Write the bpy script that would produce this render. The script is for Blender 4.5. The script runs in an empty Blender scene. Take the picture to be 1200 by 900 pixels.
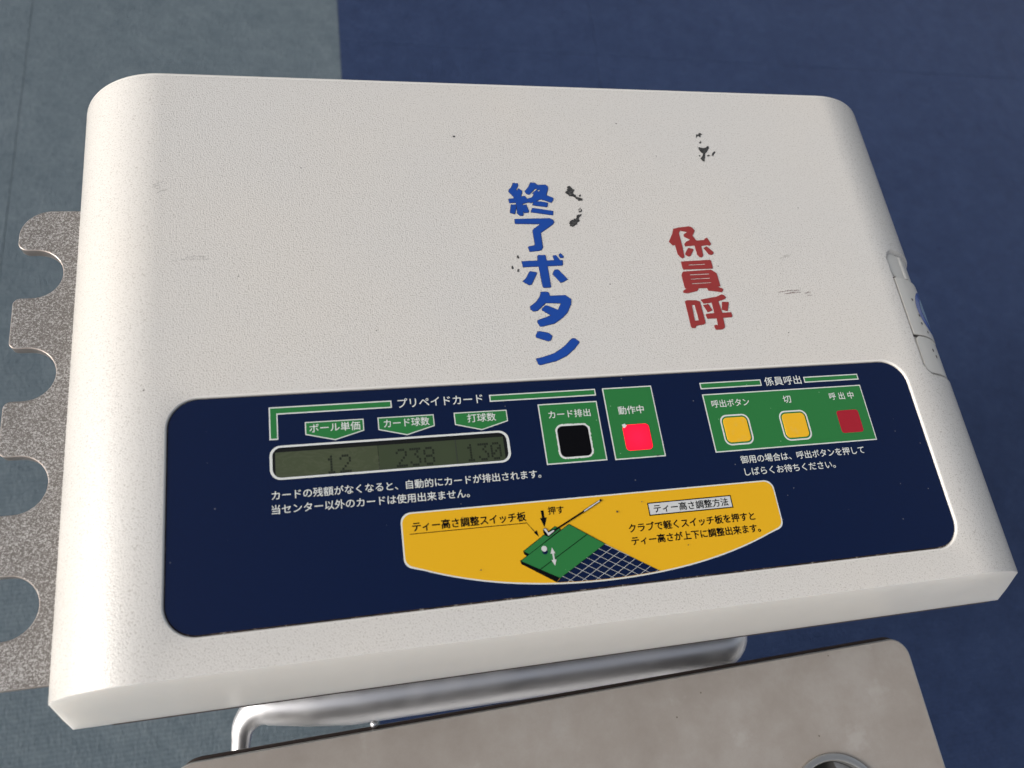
import bpy, bmesh, math, random, json
from mathutils import Vector, Matrix
import numpy as np

random.seed(7)
SC = bpy.context.scene
COL = SC.collection
MM = 0.001
R = math.radians

# ------------------------------------------------------------------ camera
cam_d = bpy.data.cameras.new('camera')
cam = bpy.data.objects.new('camera', cam_d)
COL.objects.link(cam)
cam.location = (-0.08573, -0.13105, 0.33491)
cam.rotation_euler = (0.393203, -0.196775, -0.138884)
cam_d.lens = 28.0
cam_d.sensor_width = 36.0
cam_d.clip_start = 0.01
cam_d.clip_end = 200.0
cam_d.dof.use_dof = True
cam_d.dof.focus_distance = 0.40
cam_d.dof.aperture_fstop = 10.0
SC.camera = cam

# ------------------------------------------------------------------ sky, sun, exposure
SUN_EL, SUN_AZ = R(25), R(-95)          # azimuth clockwise from +Y
W = bpy.data.worlds.new('World'); SC.world = W; W.use_nodes = True
wn, wl = W.node_tree.nodes, W.node_tree.links
sky = wn.new('ShaderNodeTexSky'); sky.sky_type = 'NISHITA'; sky.sun_disc = False
sky.sun_elevation = SUN_EL; sky.sun_rotation = SUN_AZ
sky.air_density = 1.0; sky.dust_density = 6.0; sky.ozone_density = 1.0
hs = wn.new('ShaderNodeHueSaturation'); hs.inputs['Saturation'].default_value = 0.40
wl.new(sky.outputs[0], hs.inputs['Color']); wl.new(hs.outputs[0], wn['Background'].inputs['Color'])
wn['Background'].inputs['Strength'].default_value = 0.15
sd = bpy.data.lights.new('sun', 'SUN'); sd.energy = 1.25; sd.angle = R(18); sd.color = (1.0, 0.99, 0.975)
so = bpy.data.objects.new('sun', sd); COL.objects.link(so)
dv = Vector((math.sin(SUN_AZ) * math.cos(SUN_EL), math.cos(SUN_AZ) * math.cos(SUN_EL), math.sin(SUN_EL)))
so.rotation_euler = dv.to_track_quat('Z', 'Y').to_euler()
SC.view_settings.view_transform = 'Standard'
SC.view_settings.look = 'None'
SC.view_settings.exposure = 0.16
SC.view_settings.gamma = 1.0
SC.view_settings.use_curve_mapping = False

# ------------------------------------------------------------------ helpers
def lin(r, g, b):
    f = lambda c: (c / 255 / 12.92) if c / 255 <= 0.04045 else ((c / 255 + 0.055) / 1.055) ** 2.4
    return (f(r), f(g), f(b), 1.0)

class NT:
    def __init__(s, name):
        s.m = bpy.data.materials.new(name); s.m.use_nodes = True
        s.t = s.m.node_tree; s.n = s.t.nodes; s.b = s.n['Principled BSDF']
        s.co = s.n.new('ShaderNodeTexCoord').outputs['Object']
    def link(s, a, b): s.t.links.new(a, b)
    def noise(s, scale, detail=2, rough=.5, vec=None, dist=0):
        k = s.n.new('ShaderNodeTexNoise'); k.inputs['Scale'].default_value = scale
        k.inputs['Detail'].default_value = detail; k.inputs['Roughness'].default_value = rough
        k.inputs['Distortion'].default_value = dist
        s.link(vec or s.co, k.inputs['Vector']); return k.outputs[0]
    def voro(s, scale, feature='F1', out='Distance', vec=None):
        k = s.n.new('ShaderNodeTexVoronoi'); k.feature = feature; k.inputs['Scale'].default_value = scale
        s.link(vec or s.co, k.inputs['Vector']); return k.outputs[out]
    def ramp(s, fac, stops, interp='LINEAR'):
        k = s.n.new('ShaderNodeValToRGB'); k.color_ramp.interpolation = interp
        el = k.color_ramp.elements
        while len(el) < len(stops): el.new(0.5)
        for e, (p, c) in zip(el, stops):
            e.position = p; e.color = c if len(c) == 4 else (*c, 1)
        s.link(fac, k.inputs[0]); return k.outputs[0]
    def mix(s, fac, a, b, mode='MIX'):
        k = s.n.new('ShaderNodeMix'); k.data_type = 'RGBA'; k.blend_type = mode
        for sock, v in ((k.inputs[0], fac), (k.inputs[6], a), (k.inputs[7], b)):
            if hasattr(v, 'is_output'): s.link(v, sock)
            else: sock.default_value = v
        return k.outputs[2]
    def math(s, op, a, b=0.0):
        k = s.n.new('ShaderNodeMath'); k.operation = op
        for sock, v in ((k.inputs[0], a), (k.inputs[1], b)):
            if hasattr(v, 'is_output'): s.link(v, sock)
            else: sock.default_value = v
        return k.outputs[0]
    def mapping(s, scale, rot=0):
        k = s.n.new('ShaderNodeMapping'); k.inputs['Scale'].default_value = scale
        k.inputs['Rotation'].default_value = (0, 0, rot)
        s.link(s.co, k.inputs[0]); return k.outputs[0]
    def set(s, **kw):
        for k, v in kw.items():
            sock = s.b.inputs[k.replace('_', ' ')]
            if hasattr(v, 'is_output'): s.link(v, sock)
            else: sock.default_value = v
        return s
    def bump(s, h, strength=.3, dist=.0005):
        k = s.n.new('ShaderNodeBump'); k.inputs['Strength'].default_value = strength
        k.inputs['Distance'].default_value = dist; s.link(h, k.inputs['Height'])
        s.link(k.outputs[0], s.b.inputs['Normal']); return s

WHITE4, BLACK4 = (1, 1, 1, 1), (0, 0, 0, 1)
M = {}
def mats():
    # grained cream ABS cover
    t = NT('grained_cream_plastic')
    g = t.noise(1450, 2.0, .55)
    g2 = t.noise(2400, 1, .5)
    blot = t.noise(9, 3)
    valley_tone = t.ramp(g, [(.30, (.66, .64, .62)), (.45, (1, 1, 1))])  # darkens the base colour in the low spots of the grain
    base = t.mix(t.ramp(blot, [(.35, BLACK4), (.7, WHITE4)]), (.595, .58, .555, 1), (.615, .588, .548, 1))
    spots = t.ramp(t.voro(38), [(.012, (.35, .33, .32)), (.02, (1, 1, 1))])
    col = t.mix(1.0, t.mix(1.0, base, valley_tone, 'MULTIPLY'), spots, 'MULTIPLY')
    t.set(Base_Color=col, Roughness=.25)
    h = t.math('ADD', t.ramp(g, [(.28, BLACK4), (.60, WHITE4)]), t.math('MULTIPLY', g2, .35))
    t.bump(h, .26, .00026); M['grain'] = t.m
    # smooth cream plastic for the front lip and pocket rim
    t = NT('lightened_lip_plastic')  # lip colour raised above the cover's to stand in for missing front light
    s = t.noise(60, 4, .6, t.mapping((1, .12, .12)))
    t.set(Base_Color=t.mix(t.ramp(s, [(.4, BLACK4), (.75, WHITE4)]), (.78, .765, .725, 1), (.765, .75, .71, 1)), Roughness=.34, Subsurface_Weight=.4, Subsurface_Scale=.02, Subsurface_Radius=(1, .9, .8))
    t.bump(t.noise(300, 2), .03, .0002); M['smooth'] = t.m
    t = NT('rim_plastic'); t.set(Base_Color=(.70, .68, .64, 1), Roughness=.28); M['rim'] = t.m
    # panel film inks: one glossy film over all of them
    def ink(name, c, rough=.08, speck=True):
        t = NT(name)
        col = c
        if speck:
            v = t.voro(300)
            rnd = t.voro(300, out='Color')
            sel = t.math('GREATER_THAN', t.math('MULTIPLY', rnd, 1.0), .80)
            dot = t.math('MULTIPLY', t.math('LESS_THAN', v, .085), sel)
            col = t.mix(dot, c, tuple(min(1, x * 1.2 + .12) for x in c[:3]) + (1,))
        sm = t.noise(25, 4, .6)
        t.set(Base_Color=col, Roughness=t.math('ADD', t.math('MULTIPLY', sm, .10), rough - .03))
        t.set(Specular_IOR_Level=.36)
        t.bump(t.noise(14, 1), .02, .001)
        return t.m
    M['navy'] = ink('navy_ink', (.0005, .0066, .037, 1))
    M['green'] = ink('green_ink', (.022, .165, .042, 1))
    M['white'] = ink('white_ink', (.62, .64, .62, 1), speck=False)
    M['yellow'] = ink('yellow_ink', (.70, .385, .010, 1), speck=False)
    M['black'] = ink('black_ink', (.003, .003, .004, 1), speck=False); M['black'].node_tree.nodes['Principled BSDF'].inputs['Specular IOR Level'].default_value = .12
    M['pale'] = ink('pale_ink', (.55, .56, .55, 1), speck=False)
    M['redink'] = ink('red_ink', (.33, .012, .024, 1), speck=False)
    t = NT('yellow_key'); n = t.noise(220, 3, .6)
    t.set(Base_Color=t.mix(t.ramp(n, [(.55, BLACK4), (.8, WHITE4)]), (.78, .43, .014, 1), (.70, .42, .06, 1)), Roughness=.2); M['ykey'] = t.m
    t = NT('black_key'); t.set(Base_Color=(.003, .003, .004, 1), Roughness=.25, Specular_IOR_Level=.1); M['bkey'] = t.m
    t = NT('lit_red_lamp'); mp = t.n.new('ShaderNodeVectorMath'); mp.operation = 'DISTANCE'; t.link(t.co, mp.inputs[0]); mp.inputs[1].default_value = (.0565, -.0299, -.0004)
    t.set(Base_Color=(.5, .004, .02, 1), Roughness=.2, Emission_Color=t.ramp(t.math('MULTIPLY', mp.outputs['Value'], 110), [(.15, (1, .006, .046)), (.95, (.95, .002, .022))]), Emission_Strength=1.0); M['led'] = t.m
    # grime in the seam round the film
    t = NT('seam_grime'); n = t.noise(260, 3, .7)
    t.set(Base_Color=t.ramp(n, [(.40, (.018, .012, .008)), (.58, (.09, .055, .035)), (.68, (.5, .45, .4))]), Roughness=.8); M['seam'] = t.m
    # LCD
    t = NT('display_glass'); n = t.noise(150, 4, .6, t.mapping((.5, 1.4, 1)), 1.5)
    t.set(Base_Color=t.mix(t.ramp(n, [(.47, BLACK4), (.52, WHITE4), (.57, BLACK4)]), (.35, .40, .19, 1), (.43, .47, .24, 1)), Roughness=.3); M['lcd_worn'] = t.m
    t = NT('display_glass_plain'); n = t.noise(80, 3, .6)
    t.set(Base_Color=t.mix(n, (.235, .30, .125, 1), (.28, .345, .155, 1)), Roughness=.3); M['lcd'] = t.m
    t = NT('display_digit'); t.set(Base_Color=(.075, .092, .036, 1), Roughness=.35); M['digit'] = t.m
    t = NT('display_well'); t.set(Base_Color=(.02, .02, .014, 1), Roughness=.6); M['well'] = t.m
    t = NT('display_line'); t.set(Base_Color=(.22, .24, .16, 1), Roughness=.4); M['lcdline'] = t.m
    # vinyl letters
    for k, c in (('blue', (.003, .056, .33, 1)), ('red', (.30, .030, .028, 1))):
        t = NT(k + '_vinyl'); n = t.noise(500, 2)
        t.set(Base_Color=t.mix(t.noise(60, 3), c, tuple(x * .82 for x in c[:3]) + (1,)), Roughness=.45); t.bump(n, .12, .0003); M[k] = t.m
    t = NT('sticker_edge_grime'); t.set(Base_Color=(.055, .05, .06, 1), Roughness=.8); M['edge'] = t.m
    t = NT('sticker_edge_red'); t.set(Base_Color=(.30, .20, .19, 1), Roughness=.8); M['edgered'] = t.m
    t = NT('black_residue'); n = t.noise(900, 3, .7)
    t.set(Base_Color=t.ramp(n, [(.45, (.016, .016, .017)), (.72, (.10, .10, .095))]), Roughness=.7); t.bump(n, .5, .0004); M['residue'] = t.m
    t = NT('brown_scuff'); t.set(Base_Color=(.25, .205, .195, 1), Roughness=.6); M['scuff'] = t.m
    t = NT('faint_scuff'); t.set(Base_Color=(.40, .38, .36, 1), Roughness=.5); M['faint'] = t.m
    # rack: speckled steel plate
    t = NT('speckled_steel'); a = t.noise(1250, 2.5, .55, None, 1.0); b = t.noise(40, 3)
    m = t.ramp(t.math('ADD', a, t.math('MULTIPLY', t.math('SUBTRACT', b, .5), .10)), [(.47, BLACK4), (.62, WHITE4)])
    t.set(Base_Color=t.mix(m, (.150, .136, .125, 1), (.46, .445, .43, 1)), Roughness=t.ramp(m, [(0, (.5,) * 3), (1, (.38,) * 3)]), Metallic=.25)
    t.bump(a, .2, .0003); M['speckle'] = t.m
    t = NT('cut_steel_edge'); n = t.noise(120, 3)
    t.set(Base_Color=t.mix(n, (.40, .31, .26, 1), (.66, .61, .58, 1)), Roughness=.3, Metallic=.85); M['cut'] = t.m
    # shelf: stained stainless sheet
    t = NT('stained_stainless'); a = t.noise(11, 5, .62, None, .3); b = t.noise(48, 9, .74); c = t.noise(30, 4, .6, t.mapping((1, .25, 1)))
    k = t.math('ADD', t.math('MULTIPLY', a, .5), t.math('MULTIPLY', b, .5))
    col = t.ramp(k, [(.36, (.27, .238, .212)), (.50, (.305, .274, .246)), (.60, (.338, .311, .286)), (.75, (.375, .352, .328))])
    col = t.mix(t.ramp(c, [(.60, BLACK4), (.72, (.45, .45, .45, 1))]), col, (.36, .345, .33, 1))
    ws = t.math('ADD', t.voro(26), t.math('MULTIPLY', t.math('SUBTRACT', t.noise(130, 3, .6), .5), .5))
    col = t.mix(t.ramp(ws, [(.08, (.4, .4, .4, 1)), (.20, BLACK4)]), col, (.42, .40, .38, 1))
    pits = t.ramp(t.voro(60), [(.02, (.4, .35, .3)), (.035, (1, 1, 1))])
    t.set(Base_Color=t.mix(1.0, col, pits, 'MULTIPLY'), Metallic=.1, Roughness=t.ramp(k, [(.35, (.42,) * 3), (.7, (.56,) * 3)]))
    t.bump(t.noise(400, 2, .5, t.mapping((.1, 1, 1))), .04, .0003); M['stain'] = t.m
    t = NT('shelf_edge'); t.set(Base_Color=(.035, .022, .018, 1), Metallic=.1, Roughness=.45); M['shelf_edge'] = t.m
    t = NT('chrome'); n = t.noise(70, 3); t.set(Base_Color=(.90, .90, .92, 1), Metallic=1.0, Roughness=t.ramp(n, [(.3, (.40,) * 3), (.7, (.50,) * 3)])); M['chrome'] = t.m
    t = NT('ring_steel'); t.set(Base_Color=(.50, .49, .47, 1), Metallic=.9, Roughness=.33); M['ring'] = t.m
    t = NT('cup_dark'); t.set(Base_Color=(.05, .05, .05, 1), Metallic=.3, Roughness=.5); M['cup'] = t.m
    # side insert
    t = NT('ivory_insert'); n = t.noise(100, 3); t.set(Base_Color=t.mix(n, (.62, .60, .555, 1), (.66, .64, .59, 1)), Roughness=.33); M['insert'] = t.m
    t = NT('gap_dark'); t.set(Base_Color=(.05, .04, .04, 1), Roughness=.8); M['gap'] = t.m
    t = NT('emblem_blue'); t.set(Base_Color=(.010, .085, .40, 1), Roughness=.25); M['emb'] = t.m
    t = NT('emblem_pale'); t.set(Base_Color=(.30, .45, .62, 1), Roughness=.25); M['embp'] = t.m
    t = NT('pedestal_paint'); t.set(Base_Color=(.42, .41, .39, 1), Roughness=.5); M['ped'] = t.m
    # turf carpet
    def turf(name, a, b, sp):
        t = NT(name)
        big = t.noise(5, 4, .6); mid = t.noise(38, 5, .68); fib = t.noise(300, 4, .75, t.mapping((1, .4, 1)))
        row = t.n.new('ShaderNodeTexWave'); row.bands_direction = 'Y'; row.inputs['Scale'].default_value = 62
        row.inputs['Distortion'].default_value = 1.6; row.inputs['Detail'].default_value = 2; t.link(t.co, row.inputs[0])
        k = t.math('ADD', t.math('ADD', t.math('MULTIPLY', mid, .34), t.math('MULTIPLY', big, .2)), t.math('MULTIPLY', fib, .46))
        col = t.ramp(k, [(.34, a), (.52, b), (.72, sp)])
        col = t.mix(.16, col, t.mix(1.0, col, row.outputs[0], 'MULTIPLY'))
        t.set(Base_Color=col, Roughness=.85, Specular_IOR_Level=.15)
        t.b.inputs['Sheen Weight'].default_value = .06
        t.bump(t.math('ADD', fib, mid), .7, .004); return t.m
    M['turf_grey'] = turf('grey_turf', (.080, .110, .134), (.122, .157, .183), (.185, .222, .245))
    M['turf_navy'] = turf('navy_turf', (.013, .026, .075), (.023, .043, .110), (.042, .068, .15))
    t = NT('bounce_concrete'); n = t.noise(3, 5, .6); t.set(Base_Color=t.mix(n, (.50, .49, .47, 1), (.60, .59, .57, 1)), Roughness=.85); M['bounce_concrete'] = t.m
    t = NT('underlay'); t.set(Base_Color=(.028, .04, .06, 1), Roughness=.95); M['under'] = t.m
mats()

def window_mat():
    t = NT('window_film'); n = t.n
    tr = n.new('ShaderNodeBsdfTransparent'); tr.inputs[0].default_value = (.93, .94, .91, 1)
    gl = n.new('ShaderNodeBsdfGlossy'); gl.inputs['Roughness'].default_value = .12
    fr = n.new('ShaderNodeFresnel'); fr.inputs[0].default_value = 1.45
    mx = n.new('ShaderNodeMixShader'); t.link(fr.outputs[0], mx.inputs[0]); t.link(tr.outputs[0], mx.inputs[1]); t.link(gl.outputs[0], mx.inputs[2])
    t.link(mx.outputs[0], n['Material Output'].inputs['Surface']); n.remove(t.b); return t.m
M['window'] = window_mat()

def empty(name, loc, label, cat):
    o = bpy.data.objects.new(name, None); COL.objects.link(o); o.empty_display_size = .05
    o.location = [c * MM for c in loc]; o['label'] = label; o['category'] = cat
    return o

def put(name, me, mat, parent=None, label=None, kind=None):
    """link a mesh whose coordinates are world millimetres already scaled to metres"""
    o = bpy.data.objects.new(name, me); COL.objects.link(o)
    for m in (mat if isinstance(mat, (list, tuple)) else [mat]): me.materials.append(M[m])
    if parent is not None:
        o.parent = parent
        if parent.parent is None: o.location = -parent.location
    if label: o['label'] = label
    if kind: o['kind'] = kind
    return o

def bm_mesh(bm, name, smooth=None):
    me = bpy.data.meshes.new(name); bm.to_mesh(me); bm.free()
    if smooth is not None:
        for p in me.polygons: p.use_smooth = True
        me.set_sharp_from_angle(angle=R(smooth))
    return me

def flat_mesh(name, loops, z, thick=0.0, bevel=0.0, smooth=None):
    """even-odd filled outline(s) in mm, top face at z; thick > 0 gives it a body below"""
    cu = bpy.data.curves.new(name, 'CURVE'); cu.dimensions = '2D'; cu.fill_mode = 'BOTH' if thick else 'FRONT'
    cu.extrude = thick / 2 * MM
    if bevel: cu.bevel_depth = bevel * MM; cu.bevel_resolution = 2; cu.offset = -bevel * MM; cu.extrude = max(0, thick / 2 - bevel) * MM
    for lp in loops:
        sp = cu.splines.new('POLY'); sp.points.add(len(lp) - 1)
        for p, (x, y) in zip(sp.points, lp): p.co = (x * MM, y * MM, 0, 1)
        sp.use_cyclic_u = True
    o = bpy.data.objects.new('tmp', cu); COL.objects.link(o)
    dg = bpy.context.evaluated_depsgraph_get()
    me = bpy.data.meshes.new_from_object(o.evaluated_get(dg))
    bpy.data.objects.remove(o); bpy.data.curves.remove(cu)
    me.name = name; me.materials.clear()
    dz = (z - thick / 2) * MM
    n = len(me.vertices); a = np.zeros(n * 3); me.vertices.foreach_get('co', a); a = a.reshape(-1, 3); a[:, 2] += dz
    me.vertices.foreach_set('co', a.ravel())
    for p in me.polygons: p.use_smooth = False
    if not thick:
        bm = bmesh.new(); bm.from_mesh(me)
        for f in bm.faces:
            f.normal_update()
            if f.normal.z < 0: f.normal_flip()
        bm.to_mesh(me); bm.free()
    me.update()
    return me

def rrect(x0, y0, x1, y1, r, n=6):
    if x0 > x1: x0, x1 = x1, x0
    if y0 > y1: y0, y1 = y1, y0
    out = []
    for cx, cy, a0 in ((x1 - r, y0 + r, -90), (x1 - r, y1 - r, 0), (x0 + r, y1 - r, 90), (x0 + r, y0 + r, 180)):
        for k in range(n + 1):
            a = R(a0 + 90 * k / n); out.append((cx + r * math.cos(a), cy + r * math.sin(a)))
    return out
def rect(x0, y0, x1, y1): return [(x0, y0), (x1, y0), (x1, y1), (x0, y1)]
def area2(p): return sum(p[i - 1][0] * p[i][1] - p[i][0] * p[i - 1][1] for i in range(len(p)))
def inset(poly, d):
    """move every edge of a simple polygon inwards by d"""
    if area2(poly) < 0: poly = poly[::-1]
    n = len(poly); out = []
    for i in range(n):
        p0, p1, p2 = Vector(poly[i - 1]), Vector(poly[i]), Vector(poly[(i + 1) % n])
        d1, d2 = (p1 - p0).normalized(), (p2 - p1).normalized()
        n1, n2 = Vector((-d1.y, d1.x)), Vector((-d2.y, d2.x))
        b = n1 + n2
        if b.length < 1e-6: b = n1.copy()
        b.normalize(); k = d / max(.35, b.dot(n1))
        out.append(tuple(p1 + b * k))
    return out
def stroke(pts, w):
    """polyline of width w as an outline"""
    L, Rr = [], []
    for i, p in enumerate(pts):
        p = Vector(p)
        a = Vector(pts[max(i - 1, 0)]); b = Vector(pts[min(i + 1, len(pts) - 1)])
        t = (b - a).normalized(); nn = Vector((-t.y, t.x)) * w / 2
        L.append(tuple(p + nn)); Rr.append(tuple(p - nn))
    return L + Rr[::-1]

def tube(bm, path, rad, seg=20, caps=True):
    """swept tube along path (mm); rad is one radius or one per point"""
    pts = [Vector(p) for p in path]; n = len(pts)
    rads = [rad] * n if not hasattr(rad, '__len__') else rad
    up = Vector((0, 0, 1)); rings = []
    t0 = (pts[1] - pts[0]).normalized()
    if abs(t0.dot(up)) > .9: up = Vector((0, 1, 0))
    nrm = t0.cross(up).normalized()
    for i in range(n):
        t = (pts[min(i + 1, n - 1)] - pts[max(i - 1, 0)]).normalized()
        nrm = (nrm - t * nrm.dot(t)).normalized(); bn = t.cross(nrm)
        rings.append([bm.verts.new((pts[i] + (nrm * math.cos(a) + bn * math.sin(a)) * rads[i]) * MM) for a in [2 * math.pi * k / seg for k in range(seg)]])
    for a, b in zip(rings, rings[1:]):
        for k in range(seg): bm.faces.new((a[k], a[(k + 1) % seg], b[(k + 1) % seg], b[k]))
    if caps: bm.faces.new(rings[0][::-1]); bm.faces.new(rings[-1])
def box(bm, x0, x1, y0, y1, z0, z1):
    r = bmesh.ops.create_cube(bm, size=1)
    for v in r['verts']:
        v.co = Vector((x0 + (v.co.x + .5) * (x1 - x0), y0 + (v.co.y + .5) * (y1 - y0), z0 + (v.co.z + .5) * (z1 - z0))) * MM

# union of hand-cut outlines: signed distance on a grid, then its zero contour
def sdf_contour(add, sub, step=.14, grow=0.0, rough=0.0, seed=0):
    P = np.array([p for q in add for p in q]); x0, y0 = P.min(0) - .8; x1, y1 = P.max(0) + .8
    xs = np.arange(x0, x1 + step, step); ys = np.arange(y0, y1 + step, step)
    X, Y = np.meshgrid(xs, ys, indexing='ij')
    def sd(*polys):
        ins = np.zeros(X.shape, bool); d = np.full(X.shape, 1e9)
        for (ax, ay), (bx, by) in [(q[i - 1], q[i]) for q in polys for i in range(len(q))]:
            ex, ey = bx - ax, by - ay; L = ex * ex + ey * ey + 1e-12
            t = np.clip(((X - ax) * ex + (Y - ay) * ey) / L, 0, 1)
            d = np.minimum(d, np.hypot(X - ax - t * ex, Y - ay - t * ey))
            c = (ay > Y) != (by > Y)
            ins ^= c & (X < (bx - ax) * (Y - ay) / (by - ay if by != ay else 1e-9) + ax)
        return np.where(ins, -d, d)
    F = np.full(X.shape, 1e9)
    if sub is None: F = sd(*add)                     # one glyph: even-odd over all of its outlines
    else:
        for p in add: F = np.minimum(F, sd(p))
    F = F - grow
    for p in sub or (): F = np.maximum(F, -sd(p) - grow * .3)
    if rough:
        rg = np.random.RandomState(seed)
        N = rg.randn(*X.shape)
        for _ in range(2):
            N = (N + np.roll(N, 1, 0) + np.roll(N, -1, 0) + np.roll(N, 1, 1) + np.roll(N, -1, 1)) / 5
        F = F + N / N.std() * rough
    # round the corners a little
    for _ in range(2 if sub is not None else 1):
        G = np.pad(F, 1, mode='edge')
        F = (G[1:-1, 1:-1] * 4 + G[2:, 1:-1] + G[:-2, 1:-1] + G[1:-1, 2:] + G[1:-1, :-2]) / 8
    F[0, :] = F[-1, :] = F[:, 0] = F[:, -1] = 1.0
    F[F == 0] = 1e-6
    nx, ny = F.shape; pts = {}; nxt = {}
    def ep(i, j, h):
        k = (i, j, h)
        if k not in pts:
            if h == 0: t = min(.94, max(.06, F[i, j] / (F[i, j] - F[i + 1, j]))); pts[k] = (xs[i] + t * step, ys[j])
            else: t = min(.94, max(.06, F[i, j] / (F[i, j] - F[i, j + 1]))); pts[k] = (xs[i], ys[j] + t * step)
        return k
    I = F < 0
    act = np.argwhere((I[:-1, :-1] | I[1:, :-1] | I[:-1, 1:] | I[1:, 1:]) & ~(I[:-1, :-1] & I[1:, :-1] & I[:-1, 1:] & I[1:, 1:]))
    for i, j in act:
        c = (I[i, j], I[i + 1, j], I[i + 1, j + 1], I[i, j + 1])
        e = [(i, j, 0), (i + 1, j, 1), (i, j + 1, 0), (i, j, 1)]
        starts, ends = [], []
        for k in range(4):
            a, b = c[k], c[(k + 1) % 4]
            if a and not b: ends.append(k)
            if b and not a: starts.append(k)
        # walking with the inside on the left: enter on an edge going in->out, leave on out->in
        for s_ in ends:
            for d_ in range(1, 4):
                k = (s_ - d_) % 4
                if k in starts:
                    nxt[ep(*e[s_])] = ep(*e[k]); starts.remove(k); break
    loops = []
    while nxt:
        k0 = next(iter(nxt)); lp = []; k = k0
        while k in nxt:
            lp.append(pts[k]); k = nxt.pop(k)
        if len(lp) > 5 and abs(area2(lp)) > (.12 if sub is not None else .02): loops.append(lp)
    return loops

def text_mesh(body, x0, x1, yc, size, z, bold=.06):
    """rounded bold lettering: the built-in font's outlines, grown by `bold` mm and filled"""
    cu = bpy.data.curves.new('caption', 'FONT'); cu.body = body; cu.size = 1.0
    cu.resolution_u = 4; cu.fill_mode = 'NONE'
    o = bpy.data.objects.new('tmp', cu); COL.objects.link(o)
    dg = bpy.context.evaluated_depsgraph_get(); me = bpy.data.meshes.new_from_object(o.evaluated_get(dg))
    bpy.data.objects.remove(o); bpy.data.curves.remove(cu)
    co = np.array([v.co[:2] for v in me.vertices]); adj = {}
    for e in me.edges:
        a, b = e.vertices; adj.setdefault(a, []).append(b); adj.setdefault(b, []).append(a)
    bpy.data.meshes.remove(me)
    mx, my = co.min(0); Mx, My = co.max(0)
    ky = size * .93 / (My - my) if len(body) > 2 else size
    co[:, 0] = (co[:, 0] - mx) / (Mx - mx) * (x1 - x0 - 2 * bold) + x0 + bold
    co[:, 1] = (co[:, 1] - (my + My) / 2) * ky + yc
    seen, loops = set(), []
    for s in adj:
        if s in seen: continue
        lp, prev, k = [], None, s
        while k is not None and k not in seen:
            seen.add(k); lp.append(tuple(co[k])); nb = [q for q in adj[k] if q not in seen]; k = nb[0] if nb else None
        if len(lp) > 2: loops.append(lp)
    loops.sort(key=lambda l: min(p[0] for p in l))
    groups, hi = [], -1e9
    for l in loops:
        a, b = min(p[0] for p in l), max(p[0] for p in l)
        if a > hi: groups.append([])
        groups[-1].append(l); hi = max(hi, b)
    bm = bmesh.new()
    for g in groups:
        for k in range(6):                               # the filler can drop a loop that nearly touches itself: thin the stroke and retry
            lp = sdf_contour(g, None, step=.075, grow=bold * (1 - .17 * k))
            want = abs(sum(area2(l) for l in lp)) / 2
            tm = flat_mesh('trial', lp, z); got = sum(p.area for p in tm.polygons) * 1e6
            if abs(got - want) < .03 * want or k == 5: bm.from_mesh(tm)
            bpy.data.meshes.remove(tm)
            if abs(got - want) < .03 * want: break
        else: print('FILL', body, want, got)
    return bm_mesh(bm, 'caption')

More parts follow.
